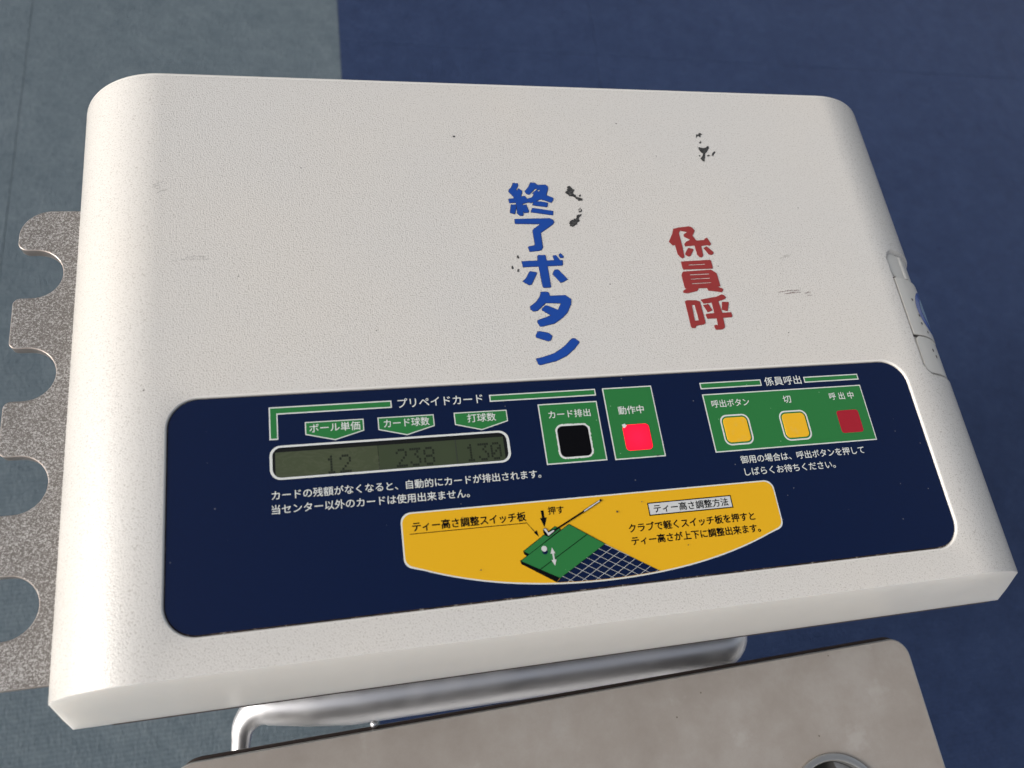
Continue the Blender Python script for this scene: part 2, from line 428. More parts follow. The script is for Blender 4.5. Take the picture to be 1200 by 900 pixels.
# outlines of the hand-cut characters and residue, mm on the cover top: [solid outlines], [cut-outs]
TRACE = '{"end":[[[[16.1,111.6],[18.5,111.4],[18.5,109.9],[17.0,107.3],[18.1,106.7],[15.5,102.8],[13.1,106.4],[13.4,107.5],[14.8,108.8]],[[18.5,108.2],[20.2,106.8],[20.0,105.7],[18.9,103.0],[18.4,102.3],[15.4,102.3],[15.2,103.8],[16.8,105.4]],[[12.3,101.7],[16.4,102.5],[19.4,103.3],[21.1,103.7],[21.6,102.9],[22.6,101.0],[22.4,99.7],[19.3,99.0],[16.2,99.7],[12.6,99.4]],[[16.0,100.2],[19.4,99.9],[18.8,92.2],[18.4,91.7],[16.9,91.8],[15.8,93.2],[16.0,96.8]],[[13.2,98.3],[15.6,98.4],[15.7,96.8],[14.4,92.8],[12.1,93.5]],[[19.4,98.1],[21.2,98.3],[22.0,94.5],[21.7,93.6],[19.6,93.5],[19.1,94.5]],[[25.5,111.9],[27.8,111.9],[28.8,110.6],[27.5,108.3],[23.7,104.4],[22.1,105.3],[21.7,106.5],[24.2,109.4]],[[27.8,110.5],[33.4,110.6],[34.4,109.7],[34.4,108.1],[32.9,104.4],[29.7,101.7],[23.9,99.4],[22.4,100.0],[21.9,101.7],[25.3,102.9],[26.2,104.4],[25.7,105.4],[28.6,107.8],[27.5,108.3]],[[29.7,104.9],[32.8,104.1],[36.4,102.4],[36.1,101.2],[34.9,99.6],[29.7,101.7],[28.0,102.5]],[[25.8,100.3],[29.5,100.2],[32.9,99.4],[32.2,96.9],[24.6,98.1],[25.0,99.1]],[[24.3,96.3],[35.0,94.4],[34.5,92.0],[23.2,93.8],[23.4,94.7]]],[[[28.2,107.3],[30.2,107.4],[29.1,106.2]],[[22.5,104.1],[25.6,105.2],[26.2,104.4],[24.9,103.3],[23.2,102.6]]]],"finish":[[[[13.9,89.6],[15.0,89.7],[32.4,90.0],[34.1,89.0],[34.4,87.7],[33.5,86.4],[26.3,81.4],[26.1,72.9],[25.2,71.4],[23.6,71.0],[19.1,70.5],[18.5,73.3],[21.9,74.1],[22.4,74.7],[22.3,82.7],[22.8,83.5],[27.2,86.7],[13.7,87.0]]],[]],"bo":[[[[14.1,65.0],[22.3,65.2],[35.2,65.2],[35.0,62.8],[34.5,62.3],[14.3,61.8]],[[22.7,68.0],[23.3,68.4],[26.7,68.3],[26.8,66.0],[26.8,50.3],[26.3,50.0],[23.2,50.0],[22.7,50.6],[22.4,61.9],[22.3,65.6]],[[17.5,59.3],[20.8,58.5],[20.6,57.8],[17.1,51.9],[15.9,51.6],[13.0,53.7],[14.8,55.3],[16.9,58.6]],[[30.3,59.8],[32.1,59.9],[36.1,54.3],[33.6,52.9],[32.2,52.6],[29.0,57.4],[29.3,58.3]],[[30.6,67.9],[32.3,68.2],[33.9,65.3],[33.3,64.6],[31.1,64.9],[30.8,66.9]],[[34.2,68.8],[34.9,69.2],[36.2,67.4],[35.8,66.7],[34.4,66.8],[33.9,67.8]]],[]],"ta":[[[[21.3,47.6],[24.6,47.5],[25.2,46.9],[25.3,45.2],[26.1,44.7],[22.8,41.6],[18.1,37.5],[15.9,37.2],[14.7,38.3],[14.6,39.7],[18.1,42.2],[20.6,45.4]],[[23.6,45.2],[33.3,45.4],[36.0,43.2],[35.4,40.2],[32.8,35.8],[29.9,33.1],[25.5,30.3],[18.9,28.8],[18.0,29.0],[17.1,31.1],[17.3,32.2],[24.5,34.6],[28.4,37.4],[30.6,41.1],[22.8,41.5]],[[22.3,40.0],[23.2,40.0],[28.4,37.4],[30.0,36.6],[26.1,33.5],[24.5,34.6],[20.2,37.7],[20.4,38.3]]],[]],"n":[[[[16.3,26.1],[17.6,26.3],[21.7,25.2],[23.2,23.5],[22.0,21.3],[20.9,21.0],[15.2,23.2],[15.2,24.3]],[[31.8,20.9],[33.0,21.8],[34.5,21.7],[36.3,19.7],[33.1,16.3],[28.7,12.9],[23.2,10.5],[14.9,8.8],[14.2,9.2],[13.4,12.0],[17.7,12.9],[23.0,14.5],[27.2,17.0],[29.7,18.9]]],[]],"kakari":[[[[99.6,83.0],[102.8,83.8],[108.8,84.5],[110.4,83.9],[111.6,81.8],[109.5,78.6],[111.2,75.6],[115.7,75.9],[116.6,77.0],[117.8,77.2],[119.2,73.5],[117.9,72.4],[117.0,72.9],[113.1,72.4],[112.9,66.6],[111.8,65.4],[110.7,65.6],[109.7,67.1],[109.5,72.7],[104.0,72.3],[103.9,73.7],[105.1,75.0],[107.8,76.2],[104.7,78.2],[104.8,79.5],[107.3,81.1],[104.0,81.7],[103.3,82.2],[102.1,80.3],[102.3,72.2],[102.0,65.7],[101.0,65.1],[100.0,65.6],[98.7,67.5],[98.4,73.3],[97.1,72.9],[95.4,75.2],[96.3,76.7],[98.4,80.1]],[[105.5,71.2],[108.0,70.6],[108.0,69.9],[105.6,66.4],[104.4,66.1],[102.9,67.3],[103.4,68.5]],[[114.6,71.2],[116.2,72.0],[119.3,68.5],[119.0,67.5],[117.5,66.8],[116.3,67.2],[114.3,71.0]]],[]],"in":[[[[99.5,63.1],[116.2,63.8],[116.6,63.1],[116.6,59.1],[116.2,58.6],[99.9,58.4],[99.5,59.2]],[[99.3,57.1],[115.3,57.9],[117.9,55.7],[118.2,48.1],[116.4,47.8],[119.3,46.5],[118.9,45.2],[118.0,44.6],[110.8,45.8],[110.5,47.3],[105.6,47.2],[104.6,45.7],[98.6,44.5],[96.7,44.9],[96.9,46.0],[98.9,47.1],[98.1,47.6],[98.0,54.9],[98.3,55.9]]],[[[103.2,61.2],[112.8,61.5],[112.7,61.0],[103.1,60.7]],[[102.5,55.4],[113.7,55.7],[113.6,55.2],[102.4,54.9]],[[102.4,52.8],[113.5,53.2],[113.4,52.7],[102.3,52.4]],[[102.5,50.2],[113.8,50.5],[113.7,50.1],[102.4,49.7]]]],"ko":[[[[96.4,39.8],[97.4,40.4],[102.3,40.3],[104.5,39.5],[104.8,27.3],[103.8,26.6],[99.3,26.0],[98.6,24.7],[96.7,24.8],[96.4,26.0]],[[105.3,40.6],[114.2,41.9],[117.7,43.2],[118.8,42.8],[119.7,41.5],[118.7,40.5],[114.8,39.4],[115.4,32.6],[120.4,32.8],[120.6,30.6],[119.9,30.0],[115.1,29.9],[115.0,25.2],[114.5,24.1],[113.0,23.4],[110.1,23.3],[109.5,23.6],[109.1,25.5],[110.1,26.0],[111.4,25.8],[111.6,29.7],[106.4,29.7],[106.0,31.9],[106.7,32.4],[111.0,32.6],[111.1,38.8],[106.4,38.3]],[[105.9,37.4],[108.9,37.9],[110.3,34.3],[107.6,33.3]],[[116.9,38.9],[120.5,38.7],[120.3,37.8],[118.6,33.5],[115.7,34.5]]],[[[99.6,37.7],[101.2,37.8],[101.6,28.9],[99.2,28.8]]]],"chip1":[[[[45.1,109.5],[46.6,110.0],[47.2,109.2],[48.8,107.3],[47.5,105.5],[48.9,104.1],[49.4,103.0],[51.7,102.5],[52.5,102.0],[51.9,100.9],[50.0,100.7],[47.2,103.6],[45.5,103.6],[43.4,106.0],[44.7,107.1]],[[50.6,104.1],[51.6,104.7],[51.8,103.9],[50.9,103.2]]],[]],"chip2":[[[[48.9,95.7],[50.1,96.3],[50.8,95.1],[50.4,93.6],[49.0,93.6]],[[47.5,92.0],[50.2,92.5],[50.2,91.8],[48.4,90.5],[48.2,88.1],[46.9,87.4],[46.5,86.3],[43.9,84.7],[42.7,85.3],[42.4,87.1],[43.2,88.4],[46.7,90.0]]],[[[49.3,95.4],[50.2,95.6],[50.0,94.4],[49.3,94.4]]]],"chip3":[[[[126.9,143.2],[127.5,145.2],[128.8,145.4],[129.5,146.6],[130.1,146.3],[131.5,145.4],[130.1,144.9],[129.9,143.3],[129.1,143.5],[128.4,144.2],[127.4,143.2]],[[128.1,139.5],[129.1,140.7],[129.6,140.1],[128.6,138.7]]],[]],"chip4":[[[[126.8,134.2],[126.7,136.4],[129.0,136.0],[131.1,136.0],[132.5,137.4],[133.4,136.9],[132.9,135.3],[129.9,131.7],[129.2,129.0],[128.1,126.5],[127.2,126.9],[126.2,128.6],[127.6,130.2],[128.7,131.7],[127.6,132.9]],[[130.5,130.8],[131.7,131.3],[133.0,130.9],[131.3,129.8]],[[133.5,130.6],[134.2,132.2],[136.2,133.8],[136.7,133.2],[135.3,131.8],[134.7,130.5]],[[125.7,130.9],[126.6,131.1],[126.6,130.1],[125.8,129.7]]],[]],"chip5":[[[[11.9,68.2],[12.8,68.7],[13.3,67.3],[12.7,66.6],[12.0,67.0]],[[8.1,62.5],[8.8,62.7],[9.5,61.2],[8.7,60.8]],[[11.3,60.5],[12.2,60.9],[11.7,59.0],[11.0,59.3]]],[]]}'

# ------------------------------------------------------------------ floor: carpet of turf lengths on a dark underlay
FZ = -720.0
def sheet(name, x0, x1, y0, y1, z, mat, rot=0):
    bm = bmesh.new(); nx = 2
    vs = [bm.verts.new(Vector((x, y, z)) * MM) for x, y in rect(x0, y0, x1, y1)]
    f = bm.faces.new(vs); f.normal_update()
    if f.normal.z < 0: f.normal_flip()
    if rot: bmesh.ops.rotate(bm, verts=bm.verts, cent=(0, 0, 0), matrix=Matrix.Rotation(R(rot), 3, 'Z'))
    o = put(name, bm_mesh(bm, name), mat, kind='structure'); return o
sheet('floor', -30000, 30000, -30000, 30000, FZ - 10, 'bounce_concrete')  # pale ground past the turf, out of view, added to bounce light onto the lip
sheet('underlay', -2290, 2270, -680, 4200, FZ - 5.5, 'under')
def turf_strip(x0, x1, y0, y1, mat, rot=-.75):
    g = .35
    bm = bmesh.new(); box(bm, x0 + g, x1 - g, y0 + g, y1 - g, FZ - 5, FZ)
    bmesh.ops.rotate(bm, verts=bm.verts, cent=(0, 0, 0), matrix=Matrix.Rotation(R(rot), 3, 'Z'))
    put('turf', bm_mesh(bm, 'turf'), mat, kind='structure')
for xa, xb in ((-2300, -1406), (-1406, -507), (-507, -38)):
    turf_strip(xa, xb, -650, 4200, 'turf_grey')
for xa, xb in ((-38, 415), (415, 1340), (1340, 2260)):
    turf_strip(xa, xb, -650, 918, 'turf_navy')
for xa, xb in ((-38, 422), (422, 1347), (1347, 2270)):
    turf_strip(xa, xb, 918, 4200, 'turf_navy')

# ------------------------------------------------------------------ the control console
console = empty('control_console', (20, 60, FZ), 'cream console with navy button panel and blue and red lettering, standing on turf', 'control console')

XL, RL = -155.2, 43.5          # left roll: tangent on the flat, radius
XR, RR, TR = 214.65, 50.0, 60  # right roll: tangent, radius, turn before the straight flank
ZB, YB, YF, YFB = -72.0, 177.5, -110.5, -121.5
def right_pt(s, d=0.0):
    """point and outward normal at arc length s beyond the right tangent, pushed inwards by d"""
    aM = R(TR)
    if s <= 0: p, n = (XR + s, 0.0), (0.0, 1.0)
    elif s <= RR * aM:
        a = s / RR; p = (XR + RR * math.sin(a), -RR + RR * math.cos(a)); n = (math.sin(a), math.cos(a))
    else:
        q = s - RR * aM; p = (XR + RR * math.sin(aM) + q * math.cos(aM), -RR + RR * math.cos(aM) - q * math.sin(aM)); n = (math.sin(aM), math.cos(aM))
    return (p[0] - n[0] * d, p[1] - n[1] * d), n
S_END = RR * R(TR) + (-ZB - (RR - RR * math.cos(R(TR)))) / math.sin(R(TR))
REC = (10.0, 78.0, -7.0, 69.5, 8.0, 1.9)      # side recess: s0, s1, y0, y1, corner, depth
def recess(s, y):
    s0, s1, y0, y1, r, dep = REC
    qx, qy = abs(s - (s0 + s1) / 2) - (s1 - s0) / 2 + r, abs(y - (y0 + y1) / 2) - (y1 - y0) / 2 + r
    d = math.hypot(max(qx, 0), max(qy, 0)) + min(max(qx, qy), 0) - r
    t = min(1, max(0, (-d + .15) / .9)); return dep * t * t * (3 - 2 * t)
def front_y(z): return YF + .05 * z

def build_cover():
    bm = bmesh.new()
    prof = []                                   # (x, z, nx, nz, s or None)
    for z in (ZB, -60, -50): prof.append((XL - RL, z, -1, 0, None))
    for k in range(25):
        a = R(90 - 90 * k / 24); prof.append((XL - RL * math.sin(a), -RL + RL * math.cos(a), -math.sin(a), math.cos(a), None))
    prof.append((XL + 1.5, 0, 0, 1, None))
    iflat = len(prof) - 1
    prof.append((XR - 1.5, 0, 0, 1, None))
    ss = [0, 1.2, 2.6, 4, 5.5, 7] + list(np.arange(8, 80.3, .6)) + list(np.linspace(81, S_END, 10))
    for s in ss:
        p, n = right_pt(s); prof.append((p[0], p[1], n[0], n[1], s))
    rows = []                                   # (y, inward offset)
    for k in range(6):
        a = R(90 - 90 * k / 6 * 1.0); rows.append((YB - 2.6 + 2.6 * math.sin(a), 2.6 * (1 - math.cos(a))))
    rows.append((YB - 2.6, 0)); rows.append((YB - 6, 0))
    for y in [140, 110, 85] + list(np.arange(74, -11, -.6)) + [-30, -50, -70, -90, -104]: rows.append((float(y), 0))
    rows.append((YF + .7, 0))
    G = []
    for y, off in rows:
        r = []
        for x, z, nx, nz, s in prof:
            d = off + (recess(s, y) if s is not None else 0)
            r.append(bm.verts.new(Vector((x - nx * d, y, z - nz * d)) * MM))
        G.append(r)
    # front lip: a small rolled edge, then the smooth ruled face out to the foot
    for k, (dy, off) in enumerate(((.3, .03), (.07, .12), (0, .32))):
        r = []
        for x, z, nx, nz, s in prof:
            r.append(bm.verts.new(Vector((x - nx * off, front_y(z) + dy, z - nz * off)) * MM))
        G.append(r)
    ilip = len(G) - 1
    xr_end, xl_end = right_pt(S_END)[0][0], XL - RL
    def foot_x(i, x, z, s):
        if s is not None: return XR + (xr_end - XR) * min(1.0, s / 43.0) + (s - 43) * 1e-4 * (s > 43)
        if x < XL: return max(XL - RL * min(1.0, (XL - x) / (RL * .95)), xl_end) - (.01 * (2 - i) if i < 3 else 0)
        return x
    foot = [bm.verts.new(Vector((foot_x(i, x, z, s), YFB, ZB)) * MM) for i, (x, z, nx, nz, s) in enumerate(prof)]
    mid = [bm.verts.new((G[ilip][i].co * .5 + foot[i].co * .5) + Vector((0, -.0003, 0))) for i in range(len(prof))]
    G += [mid, foot]
    for a in range(len(G) - 1):
        for i in range(len(prof) - 1):
            if i == iflat and 7 <= a < len(rows) - 1: continue      # the flat top is filled round the pocket below
            f = bm.faces.new((G[a][i], G[a + 1][i], G[a + 1][i + 1], G[a][i + 1]))
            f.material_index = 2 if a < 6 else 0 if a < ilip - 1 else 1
    # flat top with the rounded pocket for the panel
    x0, y0, x1, y1 = -149.5, -96.3, 210.9, 1.5
    lvl = [(0.9, 0.0), (.62, -.07), (.38, -.22), (.16, -.48), (0.05, -.8), (0, -1.9)]
    loops = []
    for g, z in lvl:
        pl = rrect(x0 - g, y0 - g, x1 + g, y1 + g, 13 + g, 14)
        loops.append([bm.verts.new(Vector((x, y, z)) * MM) for x, y in pl])
    nL = len(loops[0])
    for A, B in zip(loops, loops[1:]):
        for k in range(nL):
            f = bm.faces.new((A[k], B[k], B[(k + 1) % nL], A[(k + 1) % nL])); f.material_index = 2
    f = bm.faces.new(loops[-1]); f.material_index = 3
    if f.normal.z < 0: f.normal_update()
    bm.edges.ensure_lookup_table()
    E = [bm.edges.get((loops[0][k], loops[0][(k + 1) % nL])) for k in range(nL)]
    for i in (iflat, iflat + 1):
        for a in range(7, len(rows) - 1): E.append(bm.edges.get((G[a][i], G[a + 1][i])))
    for a in (7, len(rows) - 1): E.append(bm.edges.get((G[a][iflat], G[a][iflat + 1])))
    r = bmesh.ops.triangle_fill(bm, edges=[e for e in E if e], use_beauty=True, use_dissolve=False, normal=(0, 0, 1))
    # back wall and underside
    bm.faces.new(G[0][::-1])
    back_lo = [G[0][0], G[0][-1]]
    bm.faces.new([g[0] for g in G][::1] + [G[-1][i] for i in range(1, len(prof))] + [g[-1] for g in G[-2::-1]])
    bmesh.ops.recalc_face_normals(bm, faces=bm.faces)
    # recalc may pick inside-out: the top must face up
    tops = [f for f in bm.faces if abs(f.normal.z) > .99 and f.calc_center_median().z > -.0001]
    if tops and sum(f.normal.z for f in tops) < 0: bmesh.ops.reverse_faces(bm, faces=bm.faces)
    me = bm_mesh(bm, 'cover', 32)
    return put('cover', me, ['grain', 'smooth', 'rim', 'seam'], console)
cover = build_cover()

# ------------------------------------------------------------------ hand-cut vinyl characters and tape residue on the cover
TR_ = json.loads(TRACE)
for key, col in (('end', 'blue'), ('finish', 'blue'), ('bo', 'blue'), ('ta', 'blue'), ('n', 'blue'), ('kakari', 'red'), ('in', 'red'), ('ko', 'red')):
    add, sub = TR_[key]
    halo = sdf_contour(add, sub, grow=.22 if col == 'blue' else .15, rough=.05, seed=len(key))
    put('sticker_grime', flat_mesh('sticker_grime', halo, .06), 'edge' if col == 'blue' else 'edgered', cover)
    lp = sdf_contour(add, sub)
    put('character_sticker', flat_mesh('character_sticker', lp, .22, .16), col, cover, label='blue cut vinyl character' if col == 'blue' else 'red cut vinyl character')
for i, key in enumerate(('chip1', 'chip2', 'chip3', 'chip4', 'chip5')):
    add, sub = TR_[key]
    put('black_residue', flat_mesh('black_residue', sdf_contour(add, sub, step=.1, rough=.16, seed=i + 3), .10), 'residue', cover)
# brown scuffs right of the red characters and a few faint ones
def scuff(x, y, ln, ang, w=.45, n=3, seed=1, mat='scuff'):
    rg = random.Random(seed); polys = []
    for k in range(n):
        cx, cy = x + rg.uniform(-ln * .3, ln * .3), y + (k - n / 2) * 1.5 + rg.uniform(-.3, .3); l = ln * rg.uniform(.35, .8)
        ca, sa = math.cos(R(ang + rg.uniform(-8, 8))), math.sin(R(ang))
        a = (cx - ca * l / 2, cy - sa * l / 2); b = (cx + ca * l / 2, cy + sa * l / 2)
        polys.append(stroke([a, ((a[0] + b[0]) / 2, (a[1] + b[1]) / 2 + .3), b], w * rg.uniform(.5, 1)))
    put('scuff_mark', flat_mesh('scuff_mark', sdf_contour(polys, [], step=.09, rough=.22, seed=seed), .05), mat, cover)
scuff(162, 44.3, 18, 4, .6, 2, 3)
scuff(168, 42.5, 10, 10, .4, 2, 9)
scuff(160, 66, 9, 12, .35, 2, 5, 'faint')
scuff(-141, 70.4, 20, 1, .3, 2, 17, 'faint')
scuff(-155, 109, 6, 25, .35, 4, 23, 'faint')
specks = [(-11.6, 140.7, .75), (80.7, 151.5, .45), (-156, 115.3, .0), (58, 51, .4), (120, 60, .35), (-60, 30, .3), (-90, 120, .35), (30, 95, .3), (178, 96, .35), (-120, 60, .3), (100, 130, .3), (150, 20, .35)]
sp = []
for x, y, r in specks:
    if r: sp.append([(x + r * math.cos(a) * (1 + .3 * math.sin(3 * a)), y + r * .8 * math.sin(a)) for a in [k * math.pi / 5 for k in range(10)]])
put('specks', flat_mesh('specks', sp, .05), 'residue', cover, kind='stuff')

# ------------------------------------------------------------------ side insert in the right flank
def flank_patch(bm, s0, s1, y0, y1, r, d, t, ns=14, nyy=40, inside=None):
    """plate following the flank: rounded rectangle in (s, y), its outer face d below the cover skin, t thick"""
    def edge(y):
        e = 0.0
        if y > y1 - r: e = r - math.sqrt(max(0, r * r - (y - y1 + r) ** 2))
        if y < y0 + r: e = r - math.sqrt(max(0, r * r - (y0 + r - y) ** 2))
        return e
    rows = []
    ysl = [y0 + (y1 - y0) * (.5 - .5 * math.cos(math.pi * k / nyy)) for k in range(nyy + 1)]
    for y in ysl:
        e = edge(y); row = []
        for k in range(ns + 1):
            s = s0 + e + (s1 - s0 - 2 * e) * k / ns
            (x, z), n = right_pt(s, d); row.append(bm.verts.new(Vector((x, y, z)) * MM))
        lo = []
        for k in range(ns + 1):
            s = s0 + e + (s1 - s0 - 2 * e) * k / ns
            (x, z), n = right_pt(s, d + t); lo.append(bm.verts.new(Vector((x, y, z)) * MM))
        rows.append((row, lo))
    for (a, al), (b, bl) in zip(rows, rows[1:]):
        for k in range(ns):
            bm.faces.new((a[k], a[k + 1], b[k + 1], b[k])); bm.faces.new((al[k], bl[k], bl[k + 1], al[k + 1]))
        bm.faces.new((a[0], b[0], bl[0], al[0])); bm.faces.new((a[-1], al[-1], bl[-1], b[-1]))
    for rr in (rows[0], rows[-1]):
        for k in range(ns): bm.faces.new((rr[0][k], rr[1][k], rr[1][k + 1], rr[0][k + 1]))
    bmesh.ops.recalc_face_normals(bm, faces=bm.faces)
def side_plate(name, s0, s1, y0, y1, r, d, t, mat, parent):
    bm = bmesh.new(); flank_patch(bm, s0, s1, y0, y1, r, d, t)
    return put(name, bm_mesh(bm, name, 40), mat, parent)
side_plate('insert_gap', 10.9, 76, 16.0, 52.4, 1.2, 1.2, .6, 'gap', console)
ins = side_plate('side_insert', 11.7, 75, 16.8, 51.8, 1.0, .3, 1.4, 'insert', console)
side_plate('side_insert', 12.4, 76, -5.4, 16.1, 4, .6, 1.2, 'insert', console)
side_plate('recess_liner', 12.4, 76, 52.5, 67.6, 5, 1.5, .4, 'insert', console)
# ridge along the upper part of the recess
bm = bmesh.new()
pth = []
for k in range(9):
    (x, z), n = right_pt(27, 4.9); pth.append((x, 53.5 + 14 * k / 8, z))
tube(bm, pth, 4.0, 40); put('ridge', bm_mesh(bm, 'ridge', 50), 'insert', console)
# round emblem on the insert: follows the flank curve
def emblem(name, sc, yc, rs, ry, d, mat):
    bm = bmesh.new(); n = 40; rings = []
    for q in (0.02, .35, .7, 1.0):
        ring = []
        for k in range(n):
            a = 2 * math.pi * k / n; (x, z), nn = right_pt(sc + rs * q * math.cos(a), d); ring.append(bm.verts.new(Vector((x, yc + ry * q * math.sin(a), z)) * MM))
        rings.append(ring)
    for A, B in zip(rings, rings[1:]):
        for k in range(n): bm.faces.new((A[k], B[k], B[(k + 1) % n], A[(k + 1) % n]))
    bm.faces.new(rings[0])
    bmesh.ops.recalc_face_normals(bm, faces=bm.faces)
    if sum(f.normal.x for f in bm.faces) < 0: bmesh.ops.reverse_faces(bm, faces=bm.faces)
    return put(name, bm_mesh(bm, name, 60), mat, ins)
emblem('emblem', 42, 33.8, 18.5, 14.0, .22, 'emb')
emblem('emblem_centre', 47.0, 34.6, 17.0, 10.5, .14, 'embp')
for s_, y_ in ((21.5, 39), (23, 24.5), (27.5, 20), (23.5, 29.5)): emblem('screw_dot', s_, y_, .8, .8, .24, 'gap')
for s_, y_ in ((26.5, 9.0), (28.5, 5.5)): emblem('screw_dot', s_, y_, 1.0, 1.0, .54, 'gap')

# ------------------------------------------------------------------ control panel
ZP = -0.75
def Lz(n): return ZP + .05 * n
lcd_win = rrect(-107.6, -36.0, -6.2, -23.0, 3.6, 8)
key_hole = rrect(18.0, -37.0, 33.2, -21.9, 2.6, 6)
panel = put('control_panel', flat_mesh('control_panel', [rrect(-149.0, -95.7, 210.4, 1.0, 12.6, 14), lcd_win, key_hole], ZP, .9), 'navy', console)
def pr(name, loops, n, mat, label=None): return put(name, flat_mesh(name, loops, Lz(n)), mat, panel, label)
def cap(body, x0, x1, yc, size, n=3, mat='white', bold=.035): return put('caption', text_mesh(body, x0, x1, yc, size, Lz(n), bold), mat, panel)
def framed(name, poly, mat='green', w=.55, n=1):
    pr(name + '_outline', [poly], n, 'white'); return pr(name, [inset(poly, w)], n + 1, mat)
# prepaid card section
framed('section_bar', [(-108.6, -4.4), (-56, -4.4), (-56, -7.9), (-105, -7.9), (-105, -19.3), (-108.6, -19.3)])
framed('section_bar', rect(-11.4, -7.9, 40, -4.5))
cap('プリペイドカード', -53.3, -14.6, -6.0, 4.7)
for (a, b, ctr, s0, s1, tx) in ((-93.8, -68.8, -81.4, -92, -70.4, 'ボール単価'), (-62.7, -37.8, -50.4, -60.2, -40, 'カード球数'), (-28.7, -4.2, -16.7, -22.8, -9.6, '打球数')):
    framed('tag', [(a, -12.1), (a, -17.9), (ctr, -21.2), (b, -17.7), (b, -12.2)], w=.45)
    cap(tx, s0, s1, -15.2, 4.3)
# display window: white printed ring, dark well, three display modules, film pane
pr('display_ring', [rrect(-108.8, -37.0, -4.9, -22.0, 4.6, 8), rrect(-107.7, -36.1, -6.1, -22.9, 3.7, 8)], 1, 'white')
bm = bmesh.new()
top = [bm.verts.new(Vector((x, y, ZP - .05)) * MM) for x, y in lcd_win]
def well_pt(x, y): return (x, y, -3.6)
bot = [bm.verts.new(Vector((x, y, -1.88)) * MM) for x, y in lcd_win]
for k in range(len(top)): bm.faces.new((top[k], top[(k + 1) % len(top)], bot[(k + 1) % len(top)], bot[k]))
put('display_well', bm_mesh(bm, 'display_well'), 'well', panel)
ZD = -1.80
for a, b, m in ((-107.9, -63.6, 'lcd_worn'), (-63.4, -29.4, 'lcd'), (-29.0, -5.9, 'lcd')):
    put('display', flat_mesh('display', [rect(a, -36.3, b, -22.7)], ZD), m, panel)
put('display_seam', flat_mesh('display_seam', [rect(-29.55, -35.8, -29.05, -24.5)], ZD + .03), 'lcdline', panel)
put('display_bezel', flat_mesh('display_bezel', [rect(-107.8, -24.6, -6.0, -22.8), rect(-107.8, -35.9, -106.6, -24.65), rect(-7.4, -35.9, -6.0, -24.65)], ZD + .02), 'well', panel)
FONT57 = {'1': '00100 01100 00100 00100 00100 00100 01110', '2': '01110 10001 00001 00010 00100 01000 11111',
          '3': '11111 00010 00100 00010 00001 10001 01110', '8': '01110 10001 10001 01110 10001 10001 01110', '0': '01110 10001 10011 10101 11001 10001 01110'}
def digits(s, x0, pitch, ytop, px, py):
    loops = []
    for i, ch in enumerate(s):
        for r_, row in enumerate(FONT57[ch].split()):
            for c_, b in enumerate(row):
                if b == '1':
                    x = x0 + i * pitch + c_ * px; y = ytop - r_ * py
                    loops.append(rect(x, y - py * .9, x + px * .9, y))
    put('display_digits', flat_mesh('display_digits', loops, ZD + .04), 'digit', panel)
digits('12', -86.0, 5.9, -27.6, .98, 1.17)
digits('238', -56.0, 6.05, -26.9, .98, 1.2)
digits('130', -25.2, 5.75, -27.0, .98, 1.17)
pane = put('display_window', flat_mesh('display_window', [inset(lcd_win, .03)], ZP - .1), 'window', panel)
cap('カードの残額がなくなると、自動的にカードが排出されます。', -108.4, 7.4, -43.5, 4.2)
cap('当センター以外のカードは使用出来ません。', -108.6, -25.8, -49.5, 4.2)
# card eject key
EJ = rect(10.8, -39.8, 39.7, -10.6)
hole = rrect(17.5, -37.5, 33.7, -21.4, 3.0, 6)
pr('key_field_outline', [EJ, hole], 1, 'white'); pr('key_field', [inset(EJ, .55), hole], 2, 'green')
cap('カード排出', 15.2, 35.6, -16.1, 4.1)
pr('key_worn_edge', [sdf_contour([hole], [], step=.15, rough=.14, grow=.25, seed=4)[0], rrect(18.1, -36.9, 33.1, -22.0, 2.5, 6)], 3, 'white')
put('card_eject_button', flat_mesh('card_eject_button', [rrect(18.25, -36.8, 32.95, -22.1, 2.5, 6)], ZP - .05, 1.0, .35), 'bkey', panel, 'black square push button')
# running lamp
OP = rect(43.5, -40.1, 68.6, -4.5)
framed('lamp_field', OP)
cap('動作中', 49.4, 62.4, -16.2, 4.4)
put('lamp', flat_mesh('lamp', [rrect(49.9, -36.2, 63.1, -23.5, 1.9, 5)], Lz(5), .12), 'led', panel, 'lit pink-red square lamp')
pr('lamp_chip', [[(49.8, -23.4), (51.3, -22.9), (52.2, -23.9), (51.0, -25.0), (50.2, -24.9)]], 7, 'white')
# staff call section
framed('section_bar', rect(94.0, -8.0, 127.3, -4.6)); framed('section_bar', rect(151.4, -7.8, 182.8, -4.6))
cap('係員呼出', 129.2, 149.7, -6.0, 5.0)
KB = rect(94.0, -40.4, 182.5, -10.7)
framed('key_field', KB)
cap('呼出ボタン', 97.8, 118, -16.0, 4.2); cap('切', 136.7, 141.1, -16.0, 4.3); cap('呼 出 中', 162.9, 176.9, -16.0, 4.2)
for x0, lab in ((100.1, 'yellow call button'), (131.9, 'yellow cancel button')):
    pr('button_ring', [rrect(x0, -37.5, x0 + 15.5, -22.0, 3.6, 7), rrect(x0 + .75, -36.75, x0 + 14.75, -22.75, 2.9, 7)], 3, 'white')
    put('button', flat_mesh('button', [rrect(x0 + 1.5, -36.0, x0 + 14.0, -23.5, 2.2, 6)], Lz(6), .25, .09), 'ykey', panel, lab)
put('lamp', flat_mesh('lamp', [rrect(164.2, -35.7, 176.6, -23.8, 1.5, 5)], Lz(3), .05), 'redink', panel, 'unlit dark red square lamp')
cap('御用の場合は、呼出ボタンを押して', 105.8, 173.4, -44.9, 4.2)
cap('しばらくお待ちください。', 106.4, 155.2, -50.9, 4.1)
